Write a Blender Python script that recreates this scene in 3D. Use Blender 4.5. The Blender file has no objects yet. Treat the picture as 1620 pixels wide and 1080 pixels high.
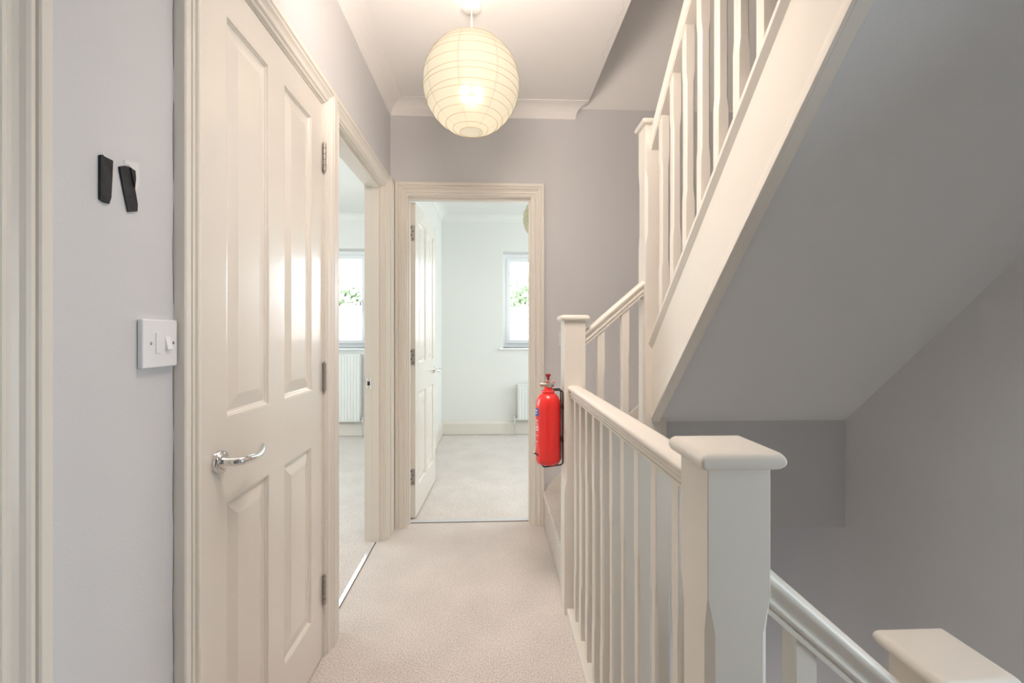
import bpy, bmesh, math, random
from math import sin, cos, pi, radians, atan2, sqrt
from mathutils import Vector, Matrix
random.seed(7)
S = bpy.context.scene
COL = S.collection

# ------------------------------------------------------------------ camera
CAMH = 1.17
cd = bpy.data.cameras.new('camera'); cam = bpy.data.objects.new('camera', cd); COL.objects.link(cam)
cam.location = (0, 0, CAMH)
cam.rotation_euler = (radians(90), 0, -math.atan(32/720))
cd.sensor_width = 36; cd.lens = 16.0; cd.shift_y = -13/1620; cd.clip_start = .02
S.camera = cam
# ------------------------------------------------------------------ world, lights, exposure
w = bpy.data.worlds.new('world'); S.world = w; w.use_nodes = True
nt = w.node_tree; nt.nodes.clear()
wo = nt.nodes.new('ShaderNodeOutputWorld'); bg = nt.nodes.new('ShaderNodeBackground')
bg.inputs[0].default_value = (.86, .94, 1, 1); bg.inputs[1].default_value = 7.0
nt.links.new(bg.outputs[0], wo.inputs[0])

def area(name, loc, aim, sx, sy, power, col, portal=False, spread=180):
    l = bpy.data.lights.new(name, 'AREA'); l.shape = 'RECTANGLE'; l.size = sx; l.size_y = sy
    l.energy = power; l.color = col
    l.spread = radians(spread)
    if portal: l.cycles.is_portal = True
    o = bpy.data.objects.new(name, l); COL.objects.link(o); o.location = loc
    d = (Vector(aim)-Vector(loc)); o.rotation_euler = d.to_track_quat('-Z', 'Y').to_euler()
    return o
area('portal_back', (.73, 5.60, 1.55), (.73, 0, 1.55), 1.25, 1.15, 1, (1, 1, 1), True)
area('portal_left', (-2.05, 5.60, 1.55), (-2.05, 0, 1.55), 1.25, 1.15, 1, (1, 1, 1), True)
area('portal_stair', (1.66, .1, 1.0), (0, .1, 1.0), .52, 1.45, 1, (1, 1, 1), True)
# cool fill lights added inside the rear rooms to brighten them
area('back_room_fill', (2.45, 4.1, 1.5), (0, 4.1, 1.4), 1.6, 1.4, 27, (.86, .95, 1))
area('left_room_fill', (-3.35, 3.4, 1.5), (0, 3.4, 1.2), 1.8, 1.4, 28, (.88, .96, 1))
# fill lights added above the frame for the landing walls and ceiling
area('landing_fill', (.13, 1.15, 2.50), (.10, 1.95, .7), .4, .9, 10, (1, .865, .77), spread=118)
area('landing_up_fill', (-.02, .95, 2.05), (-.04, 1.75, 2.75), .4, .3, 8, (1, .84, .73), spread=135)
# unseen fill added low in the stairwell, lifts the wall under the winders
area('lower_stair_fill', (1.1, 1.9, -1.35), (1.1, 2.4, .3), .6, .5, 3.5, (1, .97, .94))
# unseen warm fill added over the upper flight
area('upper_stair_fill', (1.05, .9, 4.4), (1.05, 1.1, 0), .7, .7, 12, (1, .85, .70))
S.view_settings.view_transform = 'Standard'; S.view_settings.look = 'None'
S.view_settings.gamma = 1; S.view_settings.use_curve_mapping = False
S.view_settings.exposure = 0.55
S.cycles.diffuse_bounces = 8; S.cycles.max_bounces = 14; S.cycles.transparent_max_bounces = 16
S.cycles.sample_clamp_indirect = 8; S.cycles.caustics_reflective = False; S.cycles.caustics_refractive = False

# ------------------------------------------------------------------ materials
def mat(name, col, rough=.5, metal=0, bump=0, bscale=200, var=0, vscale=6, coat=0, spec=.5, brush=False):
    m = bpy.data.materials.new(name); m.use_nodes = True
    n = m.node_tree; b = n.nodes['Principled BSDF']
    b.inputs['Base Color'].default_value = (*col, 1); b.inputs['Roughness'].default_value = rough
    b.inputs['Metallic'].default_value = metal; b.inputs['Coat Weight'].default_value = coat
    b.inputs['Coat Roughness'].default_value = .12
    b.inputs['Specular IOR Level'].default_value = spec
    tc = n.nodes.new('ShaderNodeTexCoord')
    src = tc.outputs['Object']
    if brush:
        mp = n.nodes.new('ShaderNodeMapping'); mp.inputs['Scale'].default_value = (1, 1, .06)
        n.links.new(src, mp.inputs[0]); srcb = mp.outputs[0]
    else: srcb = src
    if var:
        t = n.nodes.new('ShaderNodeTexNoise'); t.inputs['Scale'].default_value = vscale; t.inputs['Detail'].default_value = 5
        n.links.new(src, t.inputs[0])
        r = n.nodes.new('ShaderNodeValToRGB')
        r.color_ramp.elements[0].position = .3; r.color_ramp.elements[1].position = .7
        r.color_ramp.elements[0].color = (*[c*(1-var) for c in col], 1)
        r.color_ramp.elements[1].color = (*[min(1, c*(1+var)) for c in col], 1)
        n.links.new(t.outputs['Fac'], r.inputs[0]); n.links.new(r.outputs[0], b.inputs['Base Color'])
    if bump:
        t = n.nodes.new('ShaderNodeTexNoise'); t.inputs['Scale'].default_value = bscale; t.inputs['Detail'].default_value = 3
        n.links.new(srcb, t.inputs[0])
        bp = n.nodes.new('ShaderNodeBump'); bp.inputs['Strength'].default_value = bump; bp.inputs['Distance'].default_value = .002
        n.links.new(t.outputs['Fac'], bp.inputs['Height']); n.links.new(bp.outputs[0], b.inputs['Normal'])
    return m
M = {}
M['wall'] = mat('wall_paint', (.63, .632, .648), .62, bump=.12, bscale=260, var=.012, vscale=3, spec=.3)
M['wallw'] = mat('room_wall_paint', (.80, .805, .78), .7, bump=.1, bscale=260, spec=.3)
M['ceil'] = mat('ceiling_paint', (.85, .84, .83), .8, bump=.15, bscale=180, spec=.2)
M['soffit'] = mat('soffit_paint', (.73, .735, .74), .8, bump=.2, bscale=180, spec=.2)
M['trim'] = mat('cream_gloss_paint', (.76, .722, .66), .42, coat=.15)
M['door'] = mat('door_gloss_paint', (.78, .735, .67), .22, bump=.04, bscale=120, coat=.4, brush=True)
M['white'] = mat('white_plastic', (.80, .80, .82), .3)
M['upvc'] = mat('white_window_frame', (.88, .90, .92), .3)
M['rad'] = mat('radiator_enamel', (.80, .82, .80), .35)
M['chrome'] = mat('polished_chrome', (.80, .80, .80), .10, 1)
M['steel'] = mat('brushed_steel', (.42, .39, .36), .35, 1)
M['dark'] = mat('dark_slot', (.02, .02, .02), .6)
M['black'] = mat('black_wire_coating', (.012, .012, .012), .35)
M['tape'] = mat('black_tape', (.018, .018, .020), .7, bump=.5, bscale=60, var=.5, vscale=40)
M['red'] = mat('red_enamel', (.84, .028, .026), .25, coat=.5)
M['darkred'] = mat('dark_red_plastic', (.35, .01, .02), .4)
M['brass'] = mat('dull_valve_metal', (.55, .48, .40), .3, 1)
M['blue'] = mat('blue_label', (.03, .10, .42), .4)
M['whitelab'] = mat('white_print', (.80, .80, .82), .5)
M['strip'] = mat('threshold_strip', (.85, .88, .92), .18, .6)
M['gap'] = mat('dark_joint_line', (.16, .11, .07), .9)  # dark brown for joints, crack and scuff
M['patch'] = mat('bare_filler', (.72, .72, .71), .8, bump=.4, bscale=50)
M['leaf'] = mat('tree_leaf', (.46, .54, .38), .6, var=.3, vscale=2)
M['bark'] = mat('tree_bark', (.18, .13, .09), .9, bump=.6, bscale=30)
M['tile'] = mat('pale_roof_tile', (.62, .52, .48), .8, var=.12, vscale=4)
M['brick'] = mat('pale_house_brick', (.55, .42, .35), .9, var=.15, vscale=5)

def carpet(name, col):
    m = bpy.data.materials.new(name); m.use_nodes = True; n = m.node_tree; b = n.nodes['Principled BSDF']
    b.inputs['Roughness'].default_value = .95; b.inputs['Specular IOR Level'].default_value = .1
    b.inputs['Sheen Weight'].default_value = .25
    tc = n.nodes.new('ShaderNodeTexCoord')
    a = n.nodes.new('ShaderNodeTexNoise'); a.inputs['Scale'].default_value = 205; a.inputs['Detail'].default_value = 3
    c = n.nodes.new('ShaderNodeTexNoise'); c.inputs['Scale'].default_value = 4.5; c.inputs['Detail'].default_value = 5
    for t in (a, c): n.links.new(tc.outputs['Object'], t.inputs[0])
    mx = n.nodes.new('ShaderNodeMix'); mx.data_type = 'FLOAT'; mx.inputs[0].default_value = .16
    n.links.new(a.outputs['Fac'], mx.inputs[2]); n.links.new(c.outputs['Fac'], mx.inputs[3])
    r = n.nodes.new('ShaderNodeValToRGB'); r.color_ramp.elements[0].position = .38; r.color_ramp.elements[1].position = .60
    r.color_ramp.elements[0].color = (*[k*.73 for k in col], 1); r.color_ramp.elements[1].color = (*[min(1, k*1.17) for k in col], 1)
    n.links.new(mx.outputs[0], r.inputs[0]); n.links.new(r.outputs[0], b.inputs['Base Color'])
    bp = n.nodes.new('ShaderNodeBump'); bp.inputs['Strength'].default_value = .8; bp.inputs['Distance'].default_value = .006
    n.links.new(a.outputs['Fac'], bp.inputs['Height']); n.links.new(bp.outputs[0], b.inputs['Normal'])
    return m
M['carpet'] = carpet('beige_carpet', (.73, .665, .625))

def glass_mat():
    m = bpy.data.materials.new('window_glass'); m.use_nodes = True; n = m.node_tree; n.nodes.clear()
    o = n.nodes.new('ShaderNodeOutputMaterial'); mx = n.nodes.new('ShaderNodeMixShader')
    t = n.nodes.new('ShaderNodeBsdfTransparent'); t.inputs[0].default_value = (.95, .97, .97, 1)
    g = n.nodes.new('ShaderNodeBsdfGlossy'); g.inputs['Roughness'].default_value = .02
    f = n.nodes.new('ShaderNodeFresnel'); f.inputs[0].default_value = 1.4
    n.links.new(f.outputs[0], mx.inputs[0]); n.links.new(t.outputs[0], mx.inputs[1]); n.links.new(g.outputs[0], mx.inputs[2])
    n.links.new(mx.outputs[0], o.inputs[0]); return m
M['glass'] = glass_mat()

def paper_mat(name, emit, ecol, k0=1):
    m = bpy.data.materials.new(name); m.use_nodes = True; n = m.node_tree; n.nodes.clear()
    o = n.nodes.new('ShaderNodeOutputMaterial'); ad = n.nodes.new('ShaderNodeAddShader'); mx = n.nodes.new('ShaderNodeMixShader')
    d = n.nodes.new('ShaderNodeBsdfDiffuse'); t = n.nodes.new('ShaderNodeBsdfTranslucent'); e = n.nodes.new('ShaderNodeEmission')
    tc = n.nodes.new('ShaderNodeTexCoord'); sp = n.nodes.new('ShaderNodeSeparateXYZ')
    n.links.new(tc.outputs['Object'], sp.inputs[0])
    at = n.nodes.new('ShaderNodeMath'); at.operation = 'ARCTAN2'; n.links.new(sp.outputs[1], at.inputs[0]); n.links.new(sp.outputs[0], at.inputs[1])
    k = n.nodes.new('ShaderNodeMath'); k.operation = 'MULTIPLY'; k.inputs[1].default_value = 8/(2*pi); n.links.new(at.outputs[0], k.inputs[0])
    ab = n.nodes.new('ShaderNodeMath'); ab.operation = 'ADD'; ab.inputs[1].default_value = 10.30; n.links.new(k.outputs[0], ab.inputs[0])
    fr = n.nodes.new('ShaderNodeMath'); fr.operation = 'FRACT'; n.links.new(ab.outputs[0], fr.inputs[0])
    lt = n.nodes.new('ShaderNodeMath'); lt.operation = 'LESS_THAN'; lt.inputs[1].default_value = .06; n.links.new(fr.outputs[0], lt.inputs[0])
    cm = n.nodes.new('ShaderNodeMix'); cm.data_type = 'RGBA'
    cm.inputs[6].default_value = (.27*k0, .262*k0, .215*k0, 1); cm.inputs[7].default_value = (.205*k0, .195*k0, .15*k0, 1)
    n.links.new(lt.outputs[0], cm.inputs[0])
    for s in (d, t): n.links.new(cm.outputs[2], s.inputs[0])
    mx.inputs[0].default_value = .55
    n.links.new(d.outputs[0], mx.inputs[1]); n.links.new(t.outputs[0], mx.inputs[2])
    e.inputs[0].default_value = (*ecol, 1); e.inputs[1].default_value = emit
    rf = n.nodes.new('ShaderNodeBsdfRefraction'); rf.inputs['IOR'].default_value = 1.25; rf.inputs['Roughness'].default_value = .62
    rf.inputs[0].default_value = (1, .98, .90, 1); m2 = n.nodes.new('ShaderNodeMixShader'); m2.inputs[0].default_value = .03
    n.links.new(mx.outputs[0], m2.inputs[1]); n.links.new(rf.outputs[0], m2.inputs[2])
    n.links.new(m2.outputs[0], ad.inputs[0]); n.links.new(e.outputs[0], ad.inputs[1]); n.links.new(ad.outputs[0], o.inputs[0])
    return m
M['paper'] = paper_mat('lit_rice_paper', .26, (1, .97, .82))
M['paper_off'] = paper_mat('unlit_rice_paper', 0, (1, 1, 1), 2.9)
M['rib'] = mat('lantern_wire', (.42, .29, .18), .6)
def emis(name, col, s):
    m = bpy.data.materials.new(name); m.use_nodes = True; b = m.node_tree.nodes['Principled BSDF']
    b.inputs['Emission Color'].default_value = (*col, 1); b.inputs['Emission Strength'].default_value = s; return m
M['bulb'] = emis('glowing_bulb', (1, .85, .65), 1.2)

# ------------------------------------------------------------------ mesh helpers
class MB:
    def __init__(s): s.v = []; s.f = []; s.sm = []
    def add(s, vs, fs, smooth=False):
        o = len(s.v); s.v += [tuple(p) for p in vs]
        for f in fs: s.f.append(tuple(i+o for i in f)); s.sm.append(smooth)
        return s
    def box(s, x0, x1, y0, y1, z0, z1):
        return s.add([(x0,y0,z0),(x1,y0,z0),(x1,y1,z0),(x0,y1,z0),(x0,y0,z1),(x1,y0,z1),(x1,y1,z1),(x0,y1,z1)],
                     [(0,3,2,1),(4,5,6,7),(0,1,5,4),(1,2,6,5),(2,3,7,6),(3,0,4,7)])
    def loops(s, L, caps=True, smooth=False, closed=False):
        n = len(L[0]); vs = [p for l in L for p in l]; fs = []
        m = len(L)
        for i in range(m if closed else m-1):
            for j in range(n):
                a = i*n+j; b = i*n+(j+1) % n; k = ((i+1) % m)*n
                fs.append((a, b, k+(j+1) % n, k+j))
        s.add(vs, fs, smooth)
        if caps and not closed:
            o = len(s.v)-len(vs)
            s.f.append(tuple(o+j for j in reversed(range(n)))); s.sm.append(False)
            s.f.append(tuple(o+(m-1)*n+j for j in range(n))); s.sm.append(False)
        return s
    def lathe(s, prof, c=(0,0,0), axis='z', n=32, smooth=True, caps=False):
        L = []
        for r, h in prof:
            l = []
            for j in range(n):
                a = 2*pi*j/n; p = (r*cos(a), r*sin(a), h)
                if axis == 'x': p = (p[2], p[0], p[1])
                if axis == 'y': p = (p[0], p[2], p[1])
                l.append((c[0]+p[0], c[1]+p[1], c[2]+p[2]))
            L.append(l)
        return s.loops(L, caps, smooth)
    def tube(s, pts, r, n=10, closed=False, smooth=True):
        P = [Vector(p) for p in pts]; m = len(P); L = []
        up = None
        for i, p in enumerate(P):
            if closed: d = P[(i+1) % m]-P[i-1]
            else: d = P[min(i+1, m-1)]-P[max(i-1, 0)]
            d.normalize()
            if up is None:
                up = Vector((0,0,1)) if abs(d.z) < .9 else Vector((0,1,0))
            a = (up-d*up.dot(d)).normalized(); b = d.cross(a); up = a
            rr = r[i] if isinstance(r, (list, tuple)) else r
            L.append([p+a*rr*cos(2*pi*j/n)+b*rr*sin(2*pi*j/n) for j in range(n)])
        return s.loops(L, True, smooth, closed)
    def build(s, name, m, parent=None, origin=None, bevel=0, seg=2, fix=False):
        me = bpy.data.meshes.new(name)
        if origin is None: origin = tuple(parent['_w']) if parent and '_w' in parent else (0,0,0)
        o0 = Vector(origin)
        me.from_pydata([tuple(Vector(p)-o0) for p in s.v], [], s.f)
        me.polygons.foreach_set('use_smooth', s.sm)
        bm = bmesh.new(); bm.from_mesh(me)
        bmesh.ops.recalc_face_normals(bm, faces=bm.faces); bm.to_mesh(me); bm.free()
        me.materials.append(M[m] if isinstance(m, str) else m)
        o = bpy.data.objects.new(name, me); COL.objects.link(o)
        if parent:
            o.parent = parent; pw = Vector(parent['_w']); o.location = o0-pw
        else: o.location = o0
        WPOS[o.name] = o0; o['_w'] = tuple(o0)
        if any(s.sm) and not bevel: me.set_sharp_from_angle(angle=radians(38))
        if bevel:
            b = o.modifiers.new('bevel', 'BEVEL'); b.width = bevel; b.segments = seg; b.limit_method = 'ANGLE'; b.angle_limit = radians(40)
            for p in me.polygons: p.use_smooth = True
            b.harden_normals = True
        return o
WPOS = {}
def tag(o, label=None, cat=None, group=None, kind=None):
    if label: o['label'] = label
    if cat: o['category'] = cat
    if group: o['group'] = group
    if kind: o['kind'] = kind
    return o
def empty(name, loc):
    o = bpy.data.objects.new(name, None); COL.objects.link(o); o.location = loc; o['_w'] = tuple(loc)
    o.empty_display_size = .05; return o
def dup(o, wloc, parent=None):
    """copy of a part (sharing mesh) moved so that its origin is at world wloc"""
    c = o.copy(); COL.objects.link(c); p = parent or o.parent; c.parent = p
    pw = Vector(p['_w']) if p else Vector((0,0,0)); c.location = Vector(wloc)-pw; c['_w'] = tuple(wloc)
    return c
def panel_grid(a0, a1, b0, b1, holes, t0, t1, f):
    """slab a x b with rectangular holes, thickness t0..t1; f(a,b,t)->xyz"""
    A = sorted(set([a0, a1]+[h[0] for h in holes]+[h[1] for h in holes])); B = sorted(set([b0, b1]+[h[2] for h in holes]+[h[3] for h in holes]))
    A = [a for a in A if a0 <= a <= a1]; B = [b for b in B if b0 <= b <= b1]
    mb = MB(); idx = {}
    def V(i, j, t):
        k = (i, j, t)
        if k not in idx: idx[k] = len(mb.v); mb.v.append(f(A[i], B[j], t1 if t else t0))
        return idx[k]
    def solid(i, j):
        if i < 0 or j < 0 or i >= len(A)-1 or j >= len(B)-1: return False
        ca = (A[i]+A[i+1])/2; cb = (B[j]+B[j+1])/2
        return not any(h[0] < ca < h[1] and h[2] < cb < h[3] for h in holes)
    def F(*q): mb.f.append(q); mb.sm.append(False)
    for i in range(len(A)-1):
        for j in range(len(B)-1):
            if not solid(i, j): continue
            F(V(i,j,0),V(i+1,j,0),V(i+1,j+1,0),V(i,j+1,0)); F(V(i,j,1),V(i,j+1,1),V(i+1,j+1,1),V(i+1,j,1))
            if not solid(i-1, j): F(V(i,j,0),V(i,j+1,0),V(i,j+1,1),V(i,j,1))
            if not solid(i+1, j): F(V(i+1,j,0),V(i+1,j,1),V(i+1,j+1,1),V(i+1,j+1,0))
            if not solid(i, j-1): F(V(i,j,0),V(i,j,1),V(i+1,j,1),V(i+1,j,0))
            if not solid(i, j+1): F(V(i,j+1,0),V(i+1,j+1,0),V(i+1,j+1,1),V(i,j+1,1))
    return mb
def struct(o): o['kind'] = 'structure'; return o

# ------------------------------------------------------------------ key dimensions (metres; camera at x=0,y=0)
XL, YB, XR, ZC = -.61, 2.77, 1.53, 2.555
ZL = -2.7        # storey below
YW = -.26        # near end of the stair well
RY = 5.285       # rear wall of the far rooms
PITCH = .916
ZR = 2.53
# ------------------------------------------------------------------ shell
fl = MB(); fl.box(XL-.12, .3165, -1.4, YB+.058, -.24, 0); fl.box(.312, XR+.1, -1.4, YW, -.24, 0)
FLOOR = struct(fl.build('floor', 'carpet', origin=(0,0,0)))
fr = MB().box(-.60, 2.7, YB+.0585, RY+.1, -.24, -.004); struct(fr.build('floor_back_room', 'carpet'))
fr = MB().box(-3.6, XL-.1195, 1.75, RY+.1, -.24, -.004).box(-3.6, XL-.128, -1.4, 1.75, -.24, -.004)
fr.box(XL-.1195, -.60, 2.84, RY+.1, -.24, -.004); struct(fr.build('floor_left_room', 'carpet'))
struct(MB().box(-3.6, XR+.1, -1.4, YB+.2, ZL-.1, ZL).build('floor_lower_storey', 'carpet'))

D1 = (.978, 1.674); D2 = (1.822, 2.592); D4 = (-.14, .562); ZH = 1.998
LT = .04
struct(panel_grid(-1.4, YB, 0, ZC, [(D4[0]-LT, D4[1]+LT, -1, ZH+LT), (D1[0]-LT, D1[1]+LT, -1, ZH+LT), (D2[0]-LT, D2[1]+LT, -1, ZH+LT)], XL-.10, XL,
       lambda a, b, t: (t, a, b)).build('wall_left', 'wall'))
BX = (-.512, .240)
struct(panel_grid(XL-.10, .585, 0, ZC, [(BX[0]-LT, BX[1]+LT, -1, ZH+LT)], YB, YB+.115,
       lambda a, b, t: (a, t, b)).build('wall_back', 'wall'))
mb = MB().box(.585, XR+.1, YB, YB+.115, ZL, ZC-.011); mb.box(XL-.1, .585, YB, YB+.115, ZL, -.001)
struct(mb.build('wall_stairwell_back', 'wall'))
# right wall, with an opening for the added stair window out of view
struct(panel_grid(-1.4, YB+.115, ZL, 5.2, [(-.15, .36, .30, 1.70)], XR, XR+.2, lambda a, b, t: (t, a, b)).build('wall_right', 'wall'))
struct(MB().box(XL-.1, XR+.1, -1.5, -1.4, ZL, ZC+.2).build('wall_rear', 'wall'))
struct(MB().box(.36, XR, YW-.1, YW, ZL, 5.2).build('wall_stairwell_near', 'wall'))
struct(MB().box(XL-.1, .305, -1.4, YB, ZL, -.25).build('wall_stairwell_left', 'wall'))
# ceilings
struct(MB().box(XL-.1, .58, -1.4, YB+.05, ZC, ZC+.22).build('ceiling', 'ceil'))
struct(MB().box(.58, XR+.1, -1.4, YW-.02, ZC, ZC+.22).build('ceiling_rear', 'ceil'))
struct(MB().box(.48, .58, -1.4, YB+.1, ZC+.22, 5.2).build('wall_upper_left', 'wall'))
struct(MB().box(.48, XR+.1, YW-.1, YB+.2, 5.2, 5.3).build('ceiling_upper', 'ceil'))
# sloping ceiling that follows the upper flight
y1 = YB; z1 = ZC-.011; y2 = YB-2.3; z2 = z1+2.3*PITCH
struct(MB().loops([[(.50, y1+.115, z1), (.50, y1, z1), (.50, y2, z2), (.50, y2, z2+.12), (.50, y1+.115, z1+.12)],
                   [(XR+.05, y1+.115, z1), (XR+.05, y1, z1), (XR+.05, y2, z2), (XR+.05, y2, z2+.12), (XR+.05, y1+.115, z1+.12)]]).build('ceiling_slope', 'ceil'))
struct(MB().box(.585, XR+.1, YB+.01, YB+.115, ZC-.02, 5.2).build('wall_upper_back', 'wall'))
# rear rooms
W1 = (.13, 1.33, 1.0, 2.12); W2 = (-2.66, -1.45, 1.0, 2.14)
struct(panel_grid(-3.6, 2.7, -.2, 2.7, [W1, W2], RY, RY+.30, lambda a, b, t: (a, t, b)).build('wall_far', 'wallw'))
struct(MB().box(-.715, -.58, YB+.115, RY, -.004, 2.7).build('wall_between_rooms', 'wallw'))
struct(MB().box(2.6, 2.7, YB+.1, RY, -.2, 2.7).build('wall_back_room_right', 'wallw'))
struct(MB().box(1.60, 2.7, YB, YB+.115, -.2, 2.7).build('wall_back_room_near', 'wallw'))
struct(MB().box(-3.6, -3.5, -1.4, RY, -.2, 2.7).build('wall_left_room_left', 'wallw'))
struct(MB().box(-3.5, -.71, 1.69, 1.77, -.004, 2.7).build('wall_left_room_near', 'wallw'))
struct(MB().box(-3.5, -.71, -1.5, -1.4, -.004, 2.7).build('wall_cupboard_near', 'wallw'))
struct(MB().box(-3.6, 2.7, YB+.115, RY+.1, ZR, ZR+.2).build('ceiling_rooms', 'wallw'))
struct(MB().box(-3.6, -.71, -1.4, YB+.115, ZR, ZR+.2).build('ceiling_left_room', 'wallw'))
struct(MB().box(XR+.1, 2.7, YB, YB+.115, 2.5, 2.75).build('wall_lintel', 'wallw'))
# room-side skin of the partition so that the far rooms stay white
mb = panel_grid(-.58, 1.6, -.004, ZR, [(BX[0]-LT, BX[1]+LT, -1, ZH+LT)], YB+.115, YB+.119, lambda a, b, t: (a, t, b))
struct(mb.build('wall_back_room_door_side', 'wallw'))

# ------------------------------------------------------------------ coving
def cove_profile(p, d):
    P = [(0, 0), (0, -d), (.004, -d), (.006, -d+.006)]
    for i in range(1, 9):
        a = pi/2*i/9
        P.append((.006+(p-.012)*(1-cos(a)), -d+.006+(d-.012)*sin(a)))
    P += [(p-.006, -.004), (p, -.004), (p, 0)]
    return P
cp = cove_profile(.087, .077)
o = MB().loops([[(XL+a, -1.4+a, ZC+b) for a, b in cp], [(XL+a, YB-a, ZC+b) for a, b in cp]]).build('trim_1', 'ceil'); struct(o)
o = MB().loops([[(XL+a, YB-a, ZC+b) for a, b in cp], [(.508+a*.84, YB-a, ZC+b) for a, b in cp]]).build('trim_2', 'ceil'); struct(o)
o = MB().loops([[(-.58+a, RY-a, ZR+b) for a, b in cp], [(2.6-a, RY-a, ZR+b) for a, b in cp]]).build('trim_3', 'wallw'); struct(o)
o = MB().loops([[(-.58+a, YB+.12+a, ZR+b) for a, b in cp], [(-.58+a, RY-a, ZR+b) for a, b in cp]]).build('trim_4', 'wallw'); struct(o)
o = MB().loops([[(-3.5+a, RY-a, ZR+b) for a, b in cp], [(-.715-a, RY-a, ZR+b) for a, b in cp]]).build('trim_5', 'wallw'); struct(o)
# flaking paint edge along the free edge of the ceiling
mb = MB(); pts = []
for i in range(60):
    y = 1.55+i*.0125; pts.append((.556+.007*sin(i*.9)+random.uniform(-.004, .004)-.012*(1 if 10 < i < 24 else 0), y))
for (xa, ya), (xb, yb) in zip(pts, pts[1:]):
    mb.loops([[(xa-.0012, ya, ZC-.0002), (xa+.0012, ya, ZC-.0002), (xa+.0012, ya, ZC-.0008), (xa-.0012, ya, ZC-.0008)],
              [(xb-.0012, yb, ZC-.0002), (xb+.0012, yb, ZC-.0002), (xb+.0012, yb, ZC-.0008), (xb-.0012, yb, ZC-.0008)]])
struct(mb.build('trim_6', 'patch'))

# ------------------------------------------------------------------ skirting
sk = [(0, 0), (.015, 0), (.015, .125), (.012, .134), (.010, .140), (.006, .150), (0, .154)]
def skirt(name, p0, p1, nrm, z=0):
    L = [[(p[0]+nrm[0]*a, p[1]+nrm[1]*a, z+b) for a, b in sk] for p in (p0, p1)]
    return struct(MB().loops(L).build(name, 'trim'))
skirt('baseboard_far', (-.58, RY), (2.6, RY), (0, -1)); skirt('baseboard_room_left', (-.58, YB+.12), (-.58, RY), (1, 0))
skirt('baseboard_left_room', (-3.5, RY), (-.715, RY), (0, -1)); skirt('baseboard_left_room_side', (-.715, 2.85), (-.715, RY), (-1, 0))
skirt('baseboard_left', (XL, .640), (XL, .900), (1, 0))

# ------------------------------------------------------------------ doors
AP = [(0,0),(0,.0065),(.0015,.008),(.0105,.008),(.0110,.0120),(.0145,.0150),(.0195,.0150),(.0215,.0135),(.0220,.0085),(.0255,.0085),(.0300,.0100),(.0360,.0135),(.0400,.0180),(.0440,.0205),(.0490,.0205),(.0495,.0155),(.0530,.0155),(.0535,.0205),(.0560,.0225),(.0705,.0225),(.073,.0200),(.073,0)]
def architraves(parent, a0, a1, zt, f, z0=0, mirror=1):
    """three mitred lengths; f(a,z,v)"""
    A = [(u+.0, v) for u, v in AP]
    MB().loops([[f(a0-u, z0, v) for u, v in A], [f(a0-u, zt+u, v) for u, v in A]]).build('architrave', 'trim', parent)
    MB().loops([[f(a1+u, z0, v) for u, v in A], [f(a1+u, zt+u, v) for u, v in A]]).build('architrave', 'trim', parent)
    MB().loops([[f(a0-u, zt+u, v) for u, v in A], [f(a1+u, zt+u, v) for u, v in A]]).build('architrave_head', 'trim', parent)
def lining(parent, a0, a1, zt, t0, t1, f, stop=None):
    mb = MB()
    def bx(A0, A1, Z0, Z1, T0, T1):
        L = [[f(A0, Z0, T), f(A1, Z0, T), f(A1, Z1, T), f(A0, Z1, T)] for T in (T0, T1)]; mb.loops(L)
    e = .034
    bx(a0-e, a0, -.003, zt+e, t0, t1); bx(a1, a1+e, -.003, zt+e, t0, t1); bx(a0, a1, zt, zt+e, t0, t1)
    o = mb.build('lining', 'trim', parent, bevel=.0015)
    if stop:
        mb = MB(); s0, s1 = stop; d = .012
        bx(a0, a0+d, 0, zt-d, s0, s1); bx(a1-d, a1, 0, zt-d, s0, s1); bx(a0, a1, zt-d, zt, s0, s1)
        mb.build('door_stop', 'trim', parent, bevel=.001)
def make_leaf(parent, f, W, z0, z1, T=.036):
    """f(a, z, t): a across from latch edge (0) to hinge edge (W); t through thickness 0 (seen face) .. T"""
    px = [(.097, .297), (.389, W-.097)]; pz = [(.185, .785), (.975, 1.905)]
    holes = [(a, b, c, d) for a, b in px for c, d in pz]
    lf = panel_grid(0, W, z0, z1, holes, 0, T, lambda a, b, t: f(a, b, t)).build('door_leaf', 'door', parent, bevel=.0012)
    for a, b, c, d in holes:
        mb = MB(); L = []
        rings = [(-.0005, .0002), (.003, .0006), (.0045, .0045), (.0075, .0052), (.0095, .0085), (.014, .0095), (.045, .0022), (.050, .0012)]
        for ins, dp in rings: L.append([f(a+ins, c+ins, dp), f(b-ins, c+ins, dp), f(b-ins, d-ins, dp), f(a+ins, d-ins, dp)])
        LB = [[f(a+ins, c+ins, T-dp), f(b-ins, c+ins, T-dp), f(b-ins, d-ins, T-dp), f(a+ins, d-ins, T-dp)] for ins, dp in reversed(rings)]
        LL = list(reversed(L))+list(reversed(LB))
        mb.loops(LL)
        mb.build('panel', 'door', lf)
    return lf
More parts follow.
